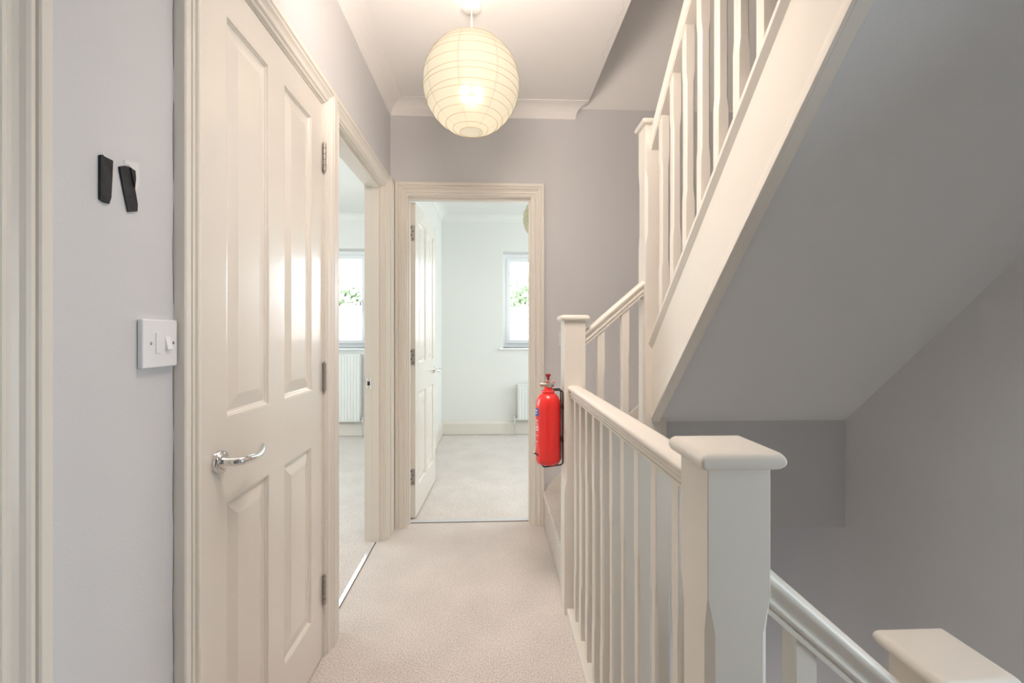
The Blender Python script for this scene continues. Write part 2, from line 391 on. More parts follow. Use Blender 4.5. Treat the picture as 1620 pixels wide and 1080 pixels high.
def handle(parent, c, out, along, name='door_handle'):
    """c on the face, out = outward unit, along = unit towards the lever tip"""
    c = Vector(c); out = Vector(out); al = Vector(along); up = Vector((0,0,1))
    mb = MB(); L = []
    for r, h in [(0.0, .0), (.026, 0), (.026, .006), (.0245, .0085), (.020, .0085), (.0185, .0105), (.012, .011), (0.0, .011)]:
        L.append([c+out*h+(al*cos(2*pi*j/32)+up*sin(2*pi*j/32))*max(r, .0004) for j in range(32)])
    mb.loops(L, True, True)
    P = [c+out*.008, c+out*.025, c+out*.040, c+out*.0475+al*.006, c+out*.0505+al*.018]
    R = [.0105, .0100, .0098, .0100, .0095]
    for i in range(1, 12):
        t = i/11; P.append(c+out*(.0505+.002*sin(t*pi)-.012*t**3)+al*(.018+.098*t)+up*(-.007*sin(t*pi*.8)+.010*t**2)); R.append(.0095-.0015*t)
    mb.tube(P, R, 14)
    e = P[-1]; 
    o = mb.build(name, 'chrome', parent)
    return o
def hinge(parent, x, y, z, name='hinge', leaf=None):
    mb = MB(); h = .1
    for k in range(5):
        a = z-h/2+k*h/5; mb.lathe([(.0064, a+.0011), (.0064, a+h/5-.0011)], (x, y, 0), n=14, caps=True)
    mb.lathe([(.0040, z-h/2-.004), (.0040, z+h/2+.004)], (x, y, 0), n=12, caps=True)
    mb.box(x-.010, x-.004, y-.002, y+.002, z-h/2, z+h/2)
    return mb.build(name, 'steel', parent)

# door 1: closed cupboard door on the left wall
fL = lambda a, z, v: (XL+v, a, z)
d1 = struct(empty('door_1', (XL, D1[1], 0)))
architraves(d1, D1[0]-.004, D1[1]+.004, ZH+.006, fL); lining(d1, D1[0], D1[1], ZH, XL-.10, XL, lambda a, z, t: (t, a, z), (XL-.06, XL-.045))
lf = make_leaf(d1, lambda a, z, t: (XL-.001-t, D1[0]+.003+a, z), D1[1]-D1[0]-.006, .008, ZH-.003)
handle(lf, (XL-.001, 1.048, .882), (1,0,0), (0,1,0))
for z in (1.806, 1.013, .243): hinge(lf, XL+.006, D1[1]-.001, z)
# latch face / small black mark on the near lining
MB().box(XL-.0005, XL+.0012, D1[0]-.001, D1[0]+.001, .845, .865).build('scuff_mark', 'gap', d1)
# door 4: nearest casing, closed leaf
d4 = struct(empty('door_4', (XL, D4[0], 0)))
architraves(d4, D4[0]-.004, D4[1]+.004, ZH+.006, fL); lining(d4, D4[0], D4[1], ZH, XL-.10, XL, lambda a, z, t: (t, a, z), (XL-.06, XL-.045))
make_leaf(d4, lambda a, z, t: (XL-.012-t, D4[1]-.003-a, z), D4[1]-D4[0]-.006, .008, ZH-.003)
# door 2: open doorway to the left room
d2 = struct(empty('door_2', (XL, D2[0], 0)))
architraves(d2, D2[0]-.004, D2[1]+.004, ZH+.006, fL); lining(d2, D2[0], D2[1], ZH, XL-.105, XL, lambda a, z, t: (t, a, z), (XL-.060, XL-.020))
make_leaf(d2, lambda a, z, t: (XL-.115-.756+a, D2[0]-.006+t, z), .752, .008, ZH-.003)
mb = MB().box(XL-.098, XL-.064, D2[1]-.0015, D2[1]-.0002, .858, .918); mb.box(XL-.104, XL-.098, D2[1]-.004, D2[1]+.0, .872, .904)
st = mb.build('strike_plate', 'chrome', d2, bevel=.0006)
MB().box(XL-.088, XL-.074, D2[1]-.0019, D2[1]-.001, .876, .900).build('strike_hole', 'dark', st)
for z in (.866, .910): MB().lathe([(.0001, 0), (.0035, 0), (.003, -.0008), (.0001, -.001)], (XL-.081, D2[1]-.0015, z), 'y', 12).build('screw', 'steel', st)
# door 3: back doorway, leaf folded open into the room
fB = lambda a, z, v: (a, YB-v, z)
d3 = struct(empty('door_3', (BX[0], YB, 0)))
architraves(d3, BX[0]+.006, BX[1]+.006, ZH+.006, fB); lining(d3, BX[0], BX[1], ZH, YB, YB+.118, lambda a, z, t: (a, t, z), (YB+.035, YB+.060))
th = math.atan2(.034, .728)
hx, hy = -.480, YB+.122
def f3(a, z, t):
    s = .728-a   # distance from the hinge
    return (hx+s*sin(th)-t*cos(th), hy+s*cos(th)+t*sin(th), z)
lf3 = make_leaf(d3, f3, .728, .008, ZH-.003)
c = f3(.062, .886, 0); handle(lf3, c, (cos(th), -sin(th), 0), (-sin(th), -cos(th), 0))
for z in (1.80, 1.02, .265):
    hg = MB().box(hx-.036, hx-.004, hy-.0025, hy-.0004, z-.05, z+.05); hg = hg.build('hinge_plate', 'steel', lf3, bevel=.0006)
    for k in range(4):
        MB().lathe([(.0001, -.0031), (.0036, -.0031), (.0042, -.0026), (.0001, -.0026)], (hx-.016-(k % 2)*.010, hy, z-.036+k*.024), 'y', 10).build('screw', 'dark', lf3)
# block filling the corner between the two casings
MB().box(XL, -.5805, D2[1]+.0755, YB-.0005, 0, ZH+.078).build('corner_block', 'trim', d2, bevel=.002)
# threshold strips
o = MB().box(-.668, -.650, D2[0]+.001, D2[1]-.013, -.001, .0045).build('trim_7', 'strip', bevel=.001); struct(o)
struct(MB().box(-.652, -.646, D2[0], D2[1], -.02, .001).build('trim_8', 'gap'))
struct(MB().box(BX[0], BX[1], YB+.056, YB+.067, -.02, .0012).build('trim_9', 'gap'))

# ------------------------------------------------------------------ windows, radiators of the far rooms
def window(name, x0, x1, z0, z1, mull, hx_):
    yf = RY+.20
    w = struct(empty(name, (x0, yf, z0)))
    fr = panel_grid(x0, x1, z0, z1, [(x0+.05, mull-.025, z0+.05, z1-.05), (mull+.025, x1-.05, z0+.05, z1-.05)], yf, yf+.065, lambda a, b, t: (a, t, b))
    fr.build('window_frame', 'upvc', w, bevel=.004)
    for a, b in ((x0+.045, mull-.02), (mull+.02, x1-.045)):
        c, d = z0+.045, z1-.045
        s = panel_grid(a, b, c, d, [(a+.045, b-.045, c+.045, d-.045)], yf-.012, yf+.05, lambda p, q, t: (p, t, q)).build('sash', 'upvc', w, bevel=.005)
        MB().box(a+.043, b-.043, yf+.018, yf+.034, c+.043, d-.043).build('pane', 'glass', s)
    h = MB().box(hx_-.010, hx_+.010, yf-.024, yf-.011, 1.50, 1.56); h.tube([(hx_, yf-.03, 1.53), (hx_, yf-.045, 1.53), (hx_, yf-.047, 1.50), (hx_, yf-.047, 1.43)], .007, 8)
    h.build('window_handle', 'chrome', w)
    MB().box(x0-.05, x1+.05, RY-.035, yf, z0-.022, z0+.0).build('window_sill', 'upvc', w, bevel=.006, seg=3)
    return w
window('window_1', *W1, .73, .80)
window('window_2', *W2, -2.05, -1.555)
# unseen window added in the right wall to let cool light in
w3 = struct(empty('added_stair_window', (XR+.1, -.15, .30)))
panel_grid(-.15, .25, .30, 1.70, [(-.10, .31, .35, 1.65)], XR+.10, XR+.16, lambda a, b, t: (t, a, b)).build('window_frame', 'upvc', w3, bevel=.004)
MB().box(XR+.12, XR+.135, -.102, .312, .348, 1.652).build('pane', 'glass', w3)

def radiator(x0, x1, z0, z1, label, valve_x, group):
    yb = RY-.09
    r = empty('radiator', (x0, RY, z0)); tag(r, label, 'radiator')
    # pressed panel with vertical flutes
    n = int((x1-x0)/.0333); P = []
    for i in range(n+1):
        xa = x0+(x1-x0)*i/n
        P += [(xa, 0), (xa+.009, 0), (xa+.0125, .006), (xa+.0295, .006)] if i < n else [(xa, 0)]
    L = []
    for z in (z0+.012, z0+.03, z1-.03, z1-.012):
        d = 0 if z in (z0+.012, z1-.012) else 1
        L.append([(x, yb-(h*d), z) for x, h in P]+[(x1, yb+.012, z), (x0, yb+.012, z)])
    MB().loops(L).build('front_panel', 'rad', r, bevel=0)
    MB().box(x0, x1, yb+.045, yb+.057, z0+.012, z1-.012).build('rear_panel', 'rad', r)
    MB().box(x0-.003, x1+.003, yb-.008, yb+.066, z1-.014, z1).build('top_grille', 'rad', r, bevel=.003)
    MB().box(x0-.004, x0, yb-.008, yb+.066, z0+.01, z1).build('side_cover', 'rad', r); MB().box(x1, x1+.004, yb-.008, yb+.066, z0+.01, z1).build('side_cover', 'rad', r)
    mb = MB().lathe([(.011, 0), (.011, .04), (.015, .04), (.015, .075), (.008, .08), (.001, .08)], (valve_x, yb+.02, z0-.01), 'z', 16)
    mb.tube([(valve_x, yb+.02, z0+.02), ((x0+x1)/2 if 0 else (x0 if valve_x < x0 else x1), yb+.02, z0+.02)], .010, 10)
    mb.tube([(valve_x, yb+.02, z0), (valve_x, yb+.02, -.01)], .0075, 10)
    mb.build('valve', 'chrome', r)
    for q in (x0+.1, x1-.14): MB().box(q, q+.04, yb+.057, RY-.0005, z0+.08, z1-.08).build('wall_mount', 'steel', r)
    return r
radiator(.30, 1.30, .166, .584, 'low white panel radiator under the window of the room straight ahead', .262, None)
radiator(-2.5, -1.485, .160, .935, 'tall white panel radiator under the window seen through the left doorway', -1.458, None)

# ------------------------------------------------------------------ outside
def tree(x, y, z, r, label, seed):
    rnd = random.Random(seed)
    t = empty('tree', (x, y, -5.0)); tag(t, label, 'tree')
    mb = MB(); mb.tube([(x, y, -5), (x+.05, y, -2), (x-.05, y, z-r*.6), (x, y, z)], [.22, .18, .12, .04], 10)
    for k in range(7):
        a = k*.9; q = .6*r; mb.tube([(x, y, z-r*.7), (x+q*.5*cos(a), y+q*.5*sin(a), z-.2*r), (x+q*cos(a), y+q*sin(a), z+.2*r)], [.07, .04, .015], 6)
    mb.build('trunk', 'bark', t)
    mb = MB()
    for k in range(5200):
        u = rnd.uniform(-1, 1); a = rnd.uniform(0, 2*pi); q = r*(rnd.random()**.4)*(1+.22*sin(3*a+seed)+.15*sin(7*u+seed))
        c = Vector((x+q*sqrt(1-u*u)*cos(a), y+q*sqrt(1-u*u)*sin(a), z+q*u*1.1))
        n = Vector((rnd.gauss(0,1), rnd.gauss(0,1), rnd.gauss(0,1))).normalized(); p = n.orthogonal().normalized(); b = n.cross(p); s = rnd.uniform(.05, .11)
        mb.add([c-p*s, c-b*s*.5, c+p*s, c+b*s*.5], [(0,1,2,3)])
    lv = mb.build('foliage', 'leaf', t); lv['kind'] = 'stuff'
tree(1.10, 14.0, 1.9, 1.05, 'green garden tree behind the roof, outside the far right window', 3)
tree(-4.35, 14.0, 1.9, .95, 'green garden tree behind the roof, outside the left room window', 5)
# neighbouring house: tiled roof and brick wall
hb = empty('house', (-1, 9.6, -5)); tag(hb, 'pale neighbouring house with coursed roof seen low in both windows', 'building')
MB().box(-12, 10, 9.6, 13.2, -5, .12).build('wall', 'brick', hb)
mb = MB(); nrow = 16
for i in range(nrow):
    ya, yb_ = 9.4+i*1.8/nrow, 9.4+(i+1)*1.8/nrow+.02; za, zb = -.05+i*1.78/nrow, -.05+(i+1)*1.78/nrow
    mb.loops([[(-12.2, ya, za+.03), (-12.2, yb_, zb+.005), (-12.2, yb_, zb-.05), (-12.2, ya, za-.03)], [(10.2, ya, za+.03), (10.2, yb_, zb+.005), (10.2, yb_, zb-.05), (10.2, ya, za-.03)]])
mb.loops([[(-12.2, 11.2, 1.74), (-12.2, 13.3, -.05), (-12.2, 11.2, 1.65)], [(10.2, 11.2, 1.74), (10.2, 13.3, -.05), (10.2, 11.2, 1.65)]])
rf = mb.build('roof_tile_courses', 'tile', hb); rf['kind'] = 'stuff'
MB().tube([(-12.2, 11.2, 1.73), (10.2, 11.2, 1.73)], .09, 12).build('ridge', 'tile', hb)
g = MB().box(-30, 30, 5.8, 40, -5.1, -5.0).build('lawn', mat('grass', (.10, .20, .05), .9, bump=.5, bscale=8, var=.3, vscale=3)); g['kind'] = 'structure'

# ------------------------------------------------------------------ stair joinery helpers
def stick(cx, cy, z0, z1, c0, c1, hw, ch, name, parent, tilt0=0, tilt1=0, axis='y', tr=.035):
    """square stick with a stop-chamfered middle c0..c1; ends may be cut on the rake"""
    def ring(z, h, c, tilt=0):
        P = [(-h, -h+c), (-h, h-c), (-h+c, h), (h-c, h), (h, h-c), (h, -h+c), (h-c, -h), (-h+c, -h)]
        return [(cx+x, cy+y, z+tilt*((y if axis == 'y' else x))) for x, y in P]
    e = .0012
    L = [ring(z0, hw, e, tilt0), ring(c0, hw, e), ring(c0+tr*.5, hw-.0002, ch*.6), ring(c0+tr, hw-.0005, ch), ring(c1-tr, hw-.0005, ch), ring(c1-tr*.5, hw-.0002, ch*.6), ring(c1, hw, e), ring(z1, hw, e, tilt1)]
    mb = MB(); mb.loops(L)
    return mb.build(name, 'trim', parent, origin=(cx, cy, z0))
def cap(cx, cy, zb, parent, s=.0605, h=.025):
    mb = MB(); L = []
    n = 10
    for i in range(n+1):
        a = -pi/2+pi*i/n; r = h/2
        L.append((s-r+r*cos(a), zb+r+r*sin(a)))
    L = [(s-.016, zb)]+L
    LL = []
    for q, z in L: LL.append([(cx-q, cy-q, z), (cx+q, cy-q, z), (cx+q, cy+q, z), (cx-q, cy+q, z)])
    LL.append([(cx-s*.5, cy-s*.5, zb+h+.0015), (cx+s*.5, cy-s*.5, zb+h+.0015), (cx+s*.5, cy+s*.5, zb+h+.0015), (cx-s*.5, cy+s*.5, zb+h+.0015)])
    mb.loops(LL)
    o = mb.build('cap', 'trim', parent, bevel=.004, seg=2); return o
def newel(cx, cy, z0, z1, c0, c1, parent):
    n = stick(cx, cy, z0, z1, c0, c1, .045, .0105, 'newel_post', parent, tr=.05)
    n['_w'] = (cx, cy, z0); cap(cx, cy, z1, n); return n
def rail_prof(w=.059, h=.052):
    """moulded handrail section: (across, up), closed loop"""
    half = [(.0205, 0), (.0210, .0055), (.0180, .0070), (.0180, .0095), (.0225, .0110), (.0240, .0145), (.0235, .0175), (.0200, .0195), (.0195, .0230), (.0215, .0275), (.0265, .0315), (.0290, .0355), (.0297, .0400), (.0285, .0445), (.0245, .0485), (.0170, .0508), (.0080, .0517)]
    s = w/.059; k = h/.052
    H = [(x*s, z*k) for x, z in half]
    return H+[(-x, z) for x, z in reversed(H)]
def rail(name, p0, p1, parent, vert_scale=1):
    """p0,p1 = centre of rail underside; ends cut vertical"""
    p0 = Vector(p0); p1 = Vector(p1); d = p1-p0; hd = Vector((d.x, d.y, 0)).normalized(); sd = Vector((hd.y, -hd.x, 0))
    k = sqrt(1+(d.z/Vector((d.x, d.y)).length)**2)
    L = [[p+sd*x+Vector((0,0,z*k*vert_scale)) for x, z in rail_prof()] for p in (p0, p1)]
    o = MB().loops(L, True, True).build(name, 'trim', parent)
    # keep mouldings crisp: smooth only shallow edges
    o.data.set_sharp_from_angle(angle=radians(32))
    return o

# ------------------------------------------------------------------ landing balustrade
NX, NX2, NYN, NYF = .345, .687, .665, 1.921
BAL = empty('landing_balustrade', (NX, NYF, 0))
tag(BAL, 'level cream balustrade with square chamfered balusters along the right of the landing carpet', 'balustrade')
newel(NX, NYN, -.9, .981, .51, .800, BAL)
newel(NX, NYF, -.30, 1.221, .510, .800, BAL)
rail('handrail', (NX, NYN+.045, .905), (NX, NYF-.045, .905), BAL, .92)
MB().box(NX-.034, NX+.034, NYN+.045, NYF-.045, -.02, .030).build('base_rail', 'trim', BAL, bevel=.004)
b0 = None
for i in range(10):
    cy = 1.800-.1105*i
    if b0 is None: b0 = stick(NX, cy, .030, .906, .205, .675, .016, .0050, 'baluster', BAL)
    else: dup(b0, (NX, cy, .030))
struct(MB().box(.3125, .378, NYN+.045, NYF-.045, -.26, -.021).build('trim_10', 'trim'))

# ------------------------------------------------------------------ upper staircase
UP = empty('upper_staircase', (NX2, NYF, 0))
tag(UP, 'cream painted staircase rising right of the landing and back overhead, with balusters and carpeted steps', 'staircase')
def zt(y): return 1.123+(1.876-y)*PITCH      # top of the string
newel(NX2, NYF, .25, 2.043, 1.54, 1.86, UP)
YT = -.20
# outer string
def slab(x0, x1, ya, yb, off0, off1, name, m, parent, bevel=0, base=zt):
    L = [[(x, ya, base(ya)+off0), (x, ya, base(ya)+off1), (x, yb, base(yb)+off1), (x, yb, base(yb)+off0)] for x in (x0, x1)]
    return MB().loops(L).build(name, m, parent, bevel=bevel)
SY0 = NYF-.020
slab(.669, .701, SY0, YT, -.323, 0, 'string', 'trim', UP, bevel=.0015)
def rake(P, ya, yb, name):
    return MB().loops([[(x, y, zt(y)+o_) for x, o_ in P] for y in (ya, yb)]).build(name, 'trim', UP, bevel=.0012)
rake([(.6695, -.278), (.6665, -.280), (.6625, -.286), (.6605, -.292), (.6605, -.3225), (.6695, -.3225)], NYF-.058, YT, 'string_bead')
rake([(.712, 0), (.712, .022), (.656, .022), (.654, .018), (.654, .002), (.664, -.012), (.6695, -.020), (.6695, 0)], NYF-.045, YT, 'string_capping')
# handrail of the flight
def rake_rail(x, ya, yb, z_of, parent):
    L = []
    for y in (ya, yb): L.append([(x+a, y, z_of(y)+b*1.356) for a, b in rail_prof()])
    o = MB().loops(L, True, True).build('handrail', 'trim', parent); o.data.set_sharp_from_angle(angle=radians(32))
zr = lambda y: 1.936+(1.876-y)*PITCH
rake_rail(NX2, NYF-.045, YT, zr, UP)
b1 = None; k = 0
for i in range(16):
    cy = 1.787-.1125*i
    if cy < -.1: break
    z0 = zt(cy)+.021; z1 = zr(cy)+.004
    if b1 is None: b1 = stick(NX2, cy, z0, z1, z0+.20, z0+.645, .016, .0050, 'baluster', UP, -PITCH, -PITCH)
    else: dup(b1, (NX2, cy, z0))
# short rail between the newels
rail('handrail', (NX+.045, NYF, 1.113), (NX2-.045, NYF, 1.330), UP, .95)
for cx in (.462, .567):
    zb = .30+(cx-.39)*.86; z1 = 1.113+(cx-.39)*.861+.004
    stick(cx, NYF, zb, z1, zb+.20, z1-.17, .016, .0050, 'baluster', UP, .86, .86, 'x')
# outer string of the first steps, between the newels
MB().loops([[(NX+.045, y, -.25), (NX2-.045, y, -.25), (NX2-.045, y, .53), (NX+.045, y, .31)] for y in (NYF-.016, NYF+.016)]).build('string', 'trim', UP, bevel=.002)
# wall string on the back wall, rising with the steps
P = [(.322, .0), (.322, .205), (.345, .245), (.426, .325), (.92, .745), (1.0, .80), (1.50, .98), (1.50, .0)]
MB().loops([[(x, y, z) for x, z in P] for y in (YB-.018, YB-.0005)]).build('wall_string', 'trim', UP, bevel=.003)
# steps: carpeted, rounded nosing; profile in (run, z)
def step(name, axis, r0, r1, w0, w1, z0, z1, parent, sign=1, under=None):
    """riser at r0, tread runs to r1 (sign gives direction)"""
    P = [(r0, z0)]; nr = .016
    P += [(r0, z1-.045)]
    for i in range(9):
        a = pi*i/8; P.append((r0-sign*.012-sign*nr*sin(a)*.6+sign*.010, z1-nr-nr*cos(a)))
    P += [(r1, z1), (r1, under(r1) if under else z0)]
    if under: P[0] = (r0, under(r0))
    if axis == 'x': L = [[(p, w, z) for p, z in P] for w in (w0, w1)]
    else: L = [[(w, p, z) for p, z in P] for w in (w0, w1)]
    return MB().loops(L).build(name, 'carpet', parent)
yf0 = NYF+.017; RISE = .215
step('step', 'x', .318, .56, yf0, YB-.019, -.005, RISE, UP); step('step', 'x', .54, .78, yf0, YB-.019, 0.14, RISE*2, UP)
step('step', 'x', .76, 1.16, NYF+.0, YB-.019, .335, RISE*3, UP); step('step', 'x', 1.14, XR-.001, NYF+.0, YB-.019, .335, RISE*4, UP)
z = RISE*4; y = NYF-.0
zs = lambda y: .795+(1.905-y)*PITCH
zsu = lambda y: max(zs(y)+.035, .80)
k = 0
while y > YT+.1:
    nz = z+.2035
    step('step', 'y', y, y-.2425, .702, XR-.001, nz-.27, nz, UP, -1, zsu)
    y -= .222; z = nz; k += 1
# plastered underside and end box of the winders
zs = lambda y: .795+(1.905-y)*PITCH
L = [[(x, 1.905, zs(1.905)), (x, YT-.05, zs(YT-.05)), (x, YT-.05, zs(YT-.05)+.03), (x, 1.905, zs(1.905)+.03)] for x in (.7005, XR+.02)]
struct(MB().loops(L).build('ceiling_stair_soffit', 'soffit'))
struct(MB().box(.7325, XR+.02, 1.905, YB-.001, .331, .60).box(.7325, XR+.02, 1.905, 1.919, .60, .800).build('wall_winder_box', 'wall'))
struct(MB().box(.38, .7325, 1.967, YB-.001, -.1, .17).build('wall_step_box', 'wall'))

# ------------------------------------------------------------------ lower staircase
LO = empty('lower_staircase', (NX2, NYN, -.8))
tag(LO, 'cream painted staircase going down on the right, beyond the nearest newel post', 'staircase')
newel(NX2, NYN, -1.7, .660, -.6, -.3, LO)
zl = lambda x: .772-(x-.39)*.87
rail('handrail', (NX+.045, NYN, zl(.39)), (NX2-.045, NYN, zl(.642)), LO)
for cx in (.462, .567):
    zb = -.05-(cx-.39)*.87; z1 = zl(cx)+.004
    stick(cx, NYN, zb, z1, zb+.20, z1-.20, .016, .0050, 'baluster', LO, -.87, -.87, 'x')
MB().loops([[(NX+.045, yy, .0), (NX2-.045, yy, -.215), (NX2-.045, yy, -.52), (NX+.045, yy, -.30)] for yy in (NYN-.016, NYN+.016)]).build('string', 'trim', LO, bevel=.002)
zc = 0
for i in range(2):
    step('step', 'x', .395+.22*i+.22, .30+.22*i+(.02 if i else .07), YW, NYN-.017, zc-.215*(i+1)-.2, zc-.215*(i+1), LO, -1)
MB().box(.72, XR-.001, YW, NYN-.017, -.90, -.645).build('quarter_landing', 'carpet', LO, bevel=.01)
z = -.645; y = NYN
for i in range(8):
    step('step', 'y', y+.222+.02, y-.0, .702, XR-.001, z-.215-.27, z-.215, LO, 1)
    y += .222; z -= .215
zq = lambda y: -.55-(y-NYN-.045)*.968
slab(.669, .701, NYN+.045, 2.5, -.30, 0, 'string', 'trim', LO, base=zq, bevel=.002)
L = []
for y_ in (NYN+.045, 2.3): L.append([(NX2+a, y_, zq(y_)+.82+b*1.36) for a, b in rail_prof()])
# (rail of the lower flight stays under the frame)
MB().loops(L).build('handrail', 'trim', LO)
bb = None
for i in range(10):
    cy = NYN+.13+i*.1125; z0 = zq(cy)-.003
    if bb is None: bb = stick(NX2, cy, z0, z0+.826, z0+.2, z0+.64, .016, .0050, 'baluster', LO, -.968, -.968)
    else: dup(bb, (NX2, cy, z0))

# ------------------------------------------------------------------ paper lantern pendants
def lantern(c, R, ztop, label, paper, lit, seed, rose_r=.043):
    rnd = random.Random(seed)
    cx, cy, cz = c
    t = empty('pendant_light', (cx, cy, ztop)); tag(t, label, 'pendant light')
    MB().lathe([(.0005, ztop-.0005), (rose_r*.98, ztop-.0005), (rose_r, ztop-.004), (rose_r*.97, ztop-.022), (rose_r*.90, ztop-.0295), (rose_r*.80, ztop-.032), (.006, ztop-.0335), (.0045, ztop-.038), (.0005, ztop-.038)], (cx, cy, 0), n=40).build('ceiling_rose', 'white', t)
    MB().tube([(cx, cy, ztop-.034), (cx+.001, cy, (ztop+cz+R)/2), (cx, cy, cz+.10)], .0033, 10).build('cord', 'white', t)
    MB().lathe([(.0005, cz+.13), (.017, cz+.128), (.020, cz+.10), (.020, cz+.055), (.016, cz+.05), (.0005, cz+.05)], (cx, cy, 0), n=24).build('lamp_holder', 'white', t)
    bl = MB(); bl.lathe([(.0005, cz-.062)]+[(.022*sin(a), cz-.03-.028*cos(a)) for a in [pi*i/12 for i in range(1, 10)]]+[(.014, cz+.02), (.013, cz+.05)], (cx, cy, 0), n=24)
    bl.build('bulb', 'bulb' if lit else 'white', t)
    # paper globe: rib loops of irregular tilt, paper pulled straight between them
    lats = [-76, -69, -58, -48, -38.5, -27, -21, -10, -2, 10, 18, 30, 37, 50, 62, 76]
    tilt = [(0, 0)]+[(radians(rnd.uniform(1.2, 3.4)), rnd.uniform(0, 2*pi)) for _ in lats[1:-1]]+[(0, 0)]
    N = 96; L = []; ribs = []
    for (la, (ti, ps)) in zip(lats, tilt):
        l = []
        for j in range(N):
            a = 2*pi*j/N; q = radians(la)+ti*sin(a+ps)+.010*sin(3*a+ps)*(1 if ti else 0)
            l.append((cx+R*cos(q)*cos(a), cy+R*cos(q)*sin(a), cz+R*1.015*sin(q)))
        ribs.append(l)
    for a, b in zip(ribs, ribs[1:]):
        for s_ in range(4):
            t_ = s_/4; row = []
            for p, q in zip(a, b):
                v = Vector(p).lerp(Vector(q), t_)-Vector(c); tl = v.length
                # between straight chord and sphere
                tgt = R*.995; v = v*((tl*.85+tgt*.15)/tl); row.append(tuple(v+Vector(c)))
            L.append(row)
    L.append(ribs[-1])
    sh = MB().loops(L, False, True).build('shade', paper, t, origin=c)
    for l in ribs:
        MB().tube([tuple(Vector(c)+(Vector(p)-Vector(c))*1.002) for p in l], .0009, 5, closed=True).build('rib', 'rib', sh)
    # wire spreader holding the globe on the cord
    mb = MB()
    r0 = R*cos(radians(76)); z0 = cz+R*1.015*sin(radians(76))
    for k_ in range(3):
        a = k_*2*pi/3; mb.tube([(cx+r0*cos(a), cy+r0*sin(a), z0), (cx+.02*cos(a), cy+.02*sin(a), cz+.11)], .0012, 6)
    mb.tube([(cx+.021*cos(a), cy+.021*sin(a), cz+.11) for a in [2*pi*i/20 for i in range(20)]], .0012, 6, closed=True)
    mb.build('spreader', 'steel', t)
    if lit:
        l = bpy.data.lights.new('bulb_light', 'POINT'); l.energy = lit; l.color = (1, .72, .46); l.shadow_soft_size = .032
        o = bpy.data.objects.new('bulb_light', l); COL.objects.link(o); o.parent = t; o.location = (0, 0, cz-.03-ztop)
        l.use_shadow = True
    return t
lantern((-.085, 1.905, 2.205), .199, ZC, 'lit round white paper lantern hanging from the landing ceiling', 'paper', 5, 11)
lantern((.475, 4.0, 2.18), .20, ZR, 'unlit paper lantern half hidden by the frame of the back doorway', 'paper_off', 0, 4)

# ------------------------------------------------------------------ fused switch plate and tape on the left wall
sw = empty('switch_plate', (XL, .853, 1.152)); tag(sw, 'white double wall switch plate fixed beside the cupboard door casing', 'switch')
def plate_on_left(y0, y1, z0, z1, t, name, m, parent, bev): return MB().box(XL+.0003, XL+t, y0, y1, z0, z1).build(name, m, parent, bevel=bev, seg=3)
plate_on_left(.810, .8965, 1.108, 1.195, .0105, 'plate', 'white', sw, .003)
x_ = XL+.0105
MB().loops([[(x_-.001, y, 1.137), (x_-.001, y, 1.168), (x_+.0055, y, 1.140)] for y in (.8640, .8775)]).build('rocker', 'white', sw, bevel=.0006)
MB().box(x_-.0005, x_+.0016, .8400, .8510, 1.134, 1.170).build('fuse_cover', 'white', sw, bevel=.0007)
MB().box(x_-.0003, x_+.0003, .8390, .8520, 1.1325, 1.1715).build('fuse_slot', 'rad', sw)
for y in (.8295, .8855):
    MB().lathe([(.0001, .0008), (.0022, .0006), (.003, 0), (.003, -.0004)], (x_, y, 1.152), 'x', 14).build('screw', 'steel', sw)
def tape(P, label, seed):
    """P in (y,z)"""
    t = empty('tape_strip', (XL, P[0][0], P[0][1])); tag(t, label, 'tape')
    L = []
    for v in (.0004, .0030): L.append([(XL+v+(.0012 if i in (0, 1) and v > .001 else 0), y, z) for i, (y, z) in enumerate(P)])
    MB().loops(L).build('strip', 'tape', t, bevel=.0004)
    return t
def yz(px, py):
    y = -XL*720/(778-px); return (y, CAMH-(py-527)*y/720)
t1 = tape([yz(179, 256), yz(182, 255), yz(186, 257.5), yz(199, 264), yz(198, 290), yz(196.5, 320), yz(193.5, 330), yz(186, 328), yz(179, 323)], 'left strip of black tape stuck upright on the wall above the switch', 1)
MB().loops([[(XL+v, *yz(*p)) for p in ((179, 256), (183, 255.5), (184, 290), (182, 318), (179, 318))] for v in (.003, .0045)]).build('fold', 'tape', t1)
t2 = tape([yz(208, 273), yz(216, 271.5), yz(222, 272.5), yz(229, 279), yz(230, 300), yz(232.5, 312), yz(235.5, 330), yz(235, 341), yz(221.5, 342), yz(214, 306)], 'right strip of black tape, leaning and torn, next to a bare paint patch', 2)
MB().loops([[(XL+v, *yz(*p)) for p in ((223, 274), (230, 279), (231, 290), (229.5, 305), (226, 290))] for v in (.003, .005)]).build('fold', 'tape', t2)
pt = MB().loops([[(XL+v, *yz(*p)) for p in ((217, 262), (239, 268), (240, 300), (236, 308), (231, 309), (230, 278), (224, 270), (218, 270))] for v in (.0001, .0007)]).build('bare_patch', 'patch')
tag(pt, 'small bare white patch where paint came off behind the right tape', 'patch')
MB().loops([[(XL+v, *yz(*p)) for p in ((231, 305), (234, 305), (234, 309), (231, 309))] for v in (.0003, .001)]).build('plaster_chip', mat('pink_plaster', (.75, .42, .28), .9), pt, origin=(0,0,0))
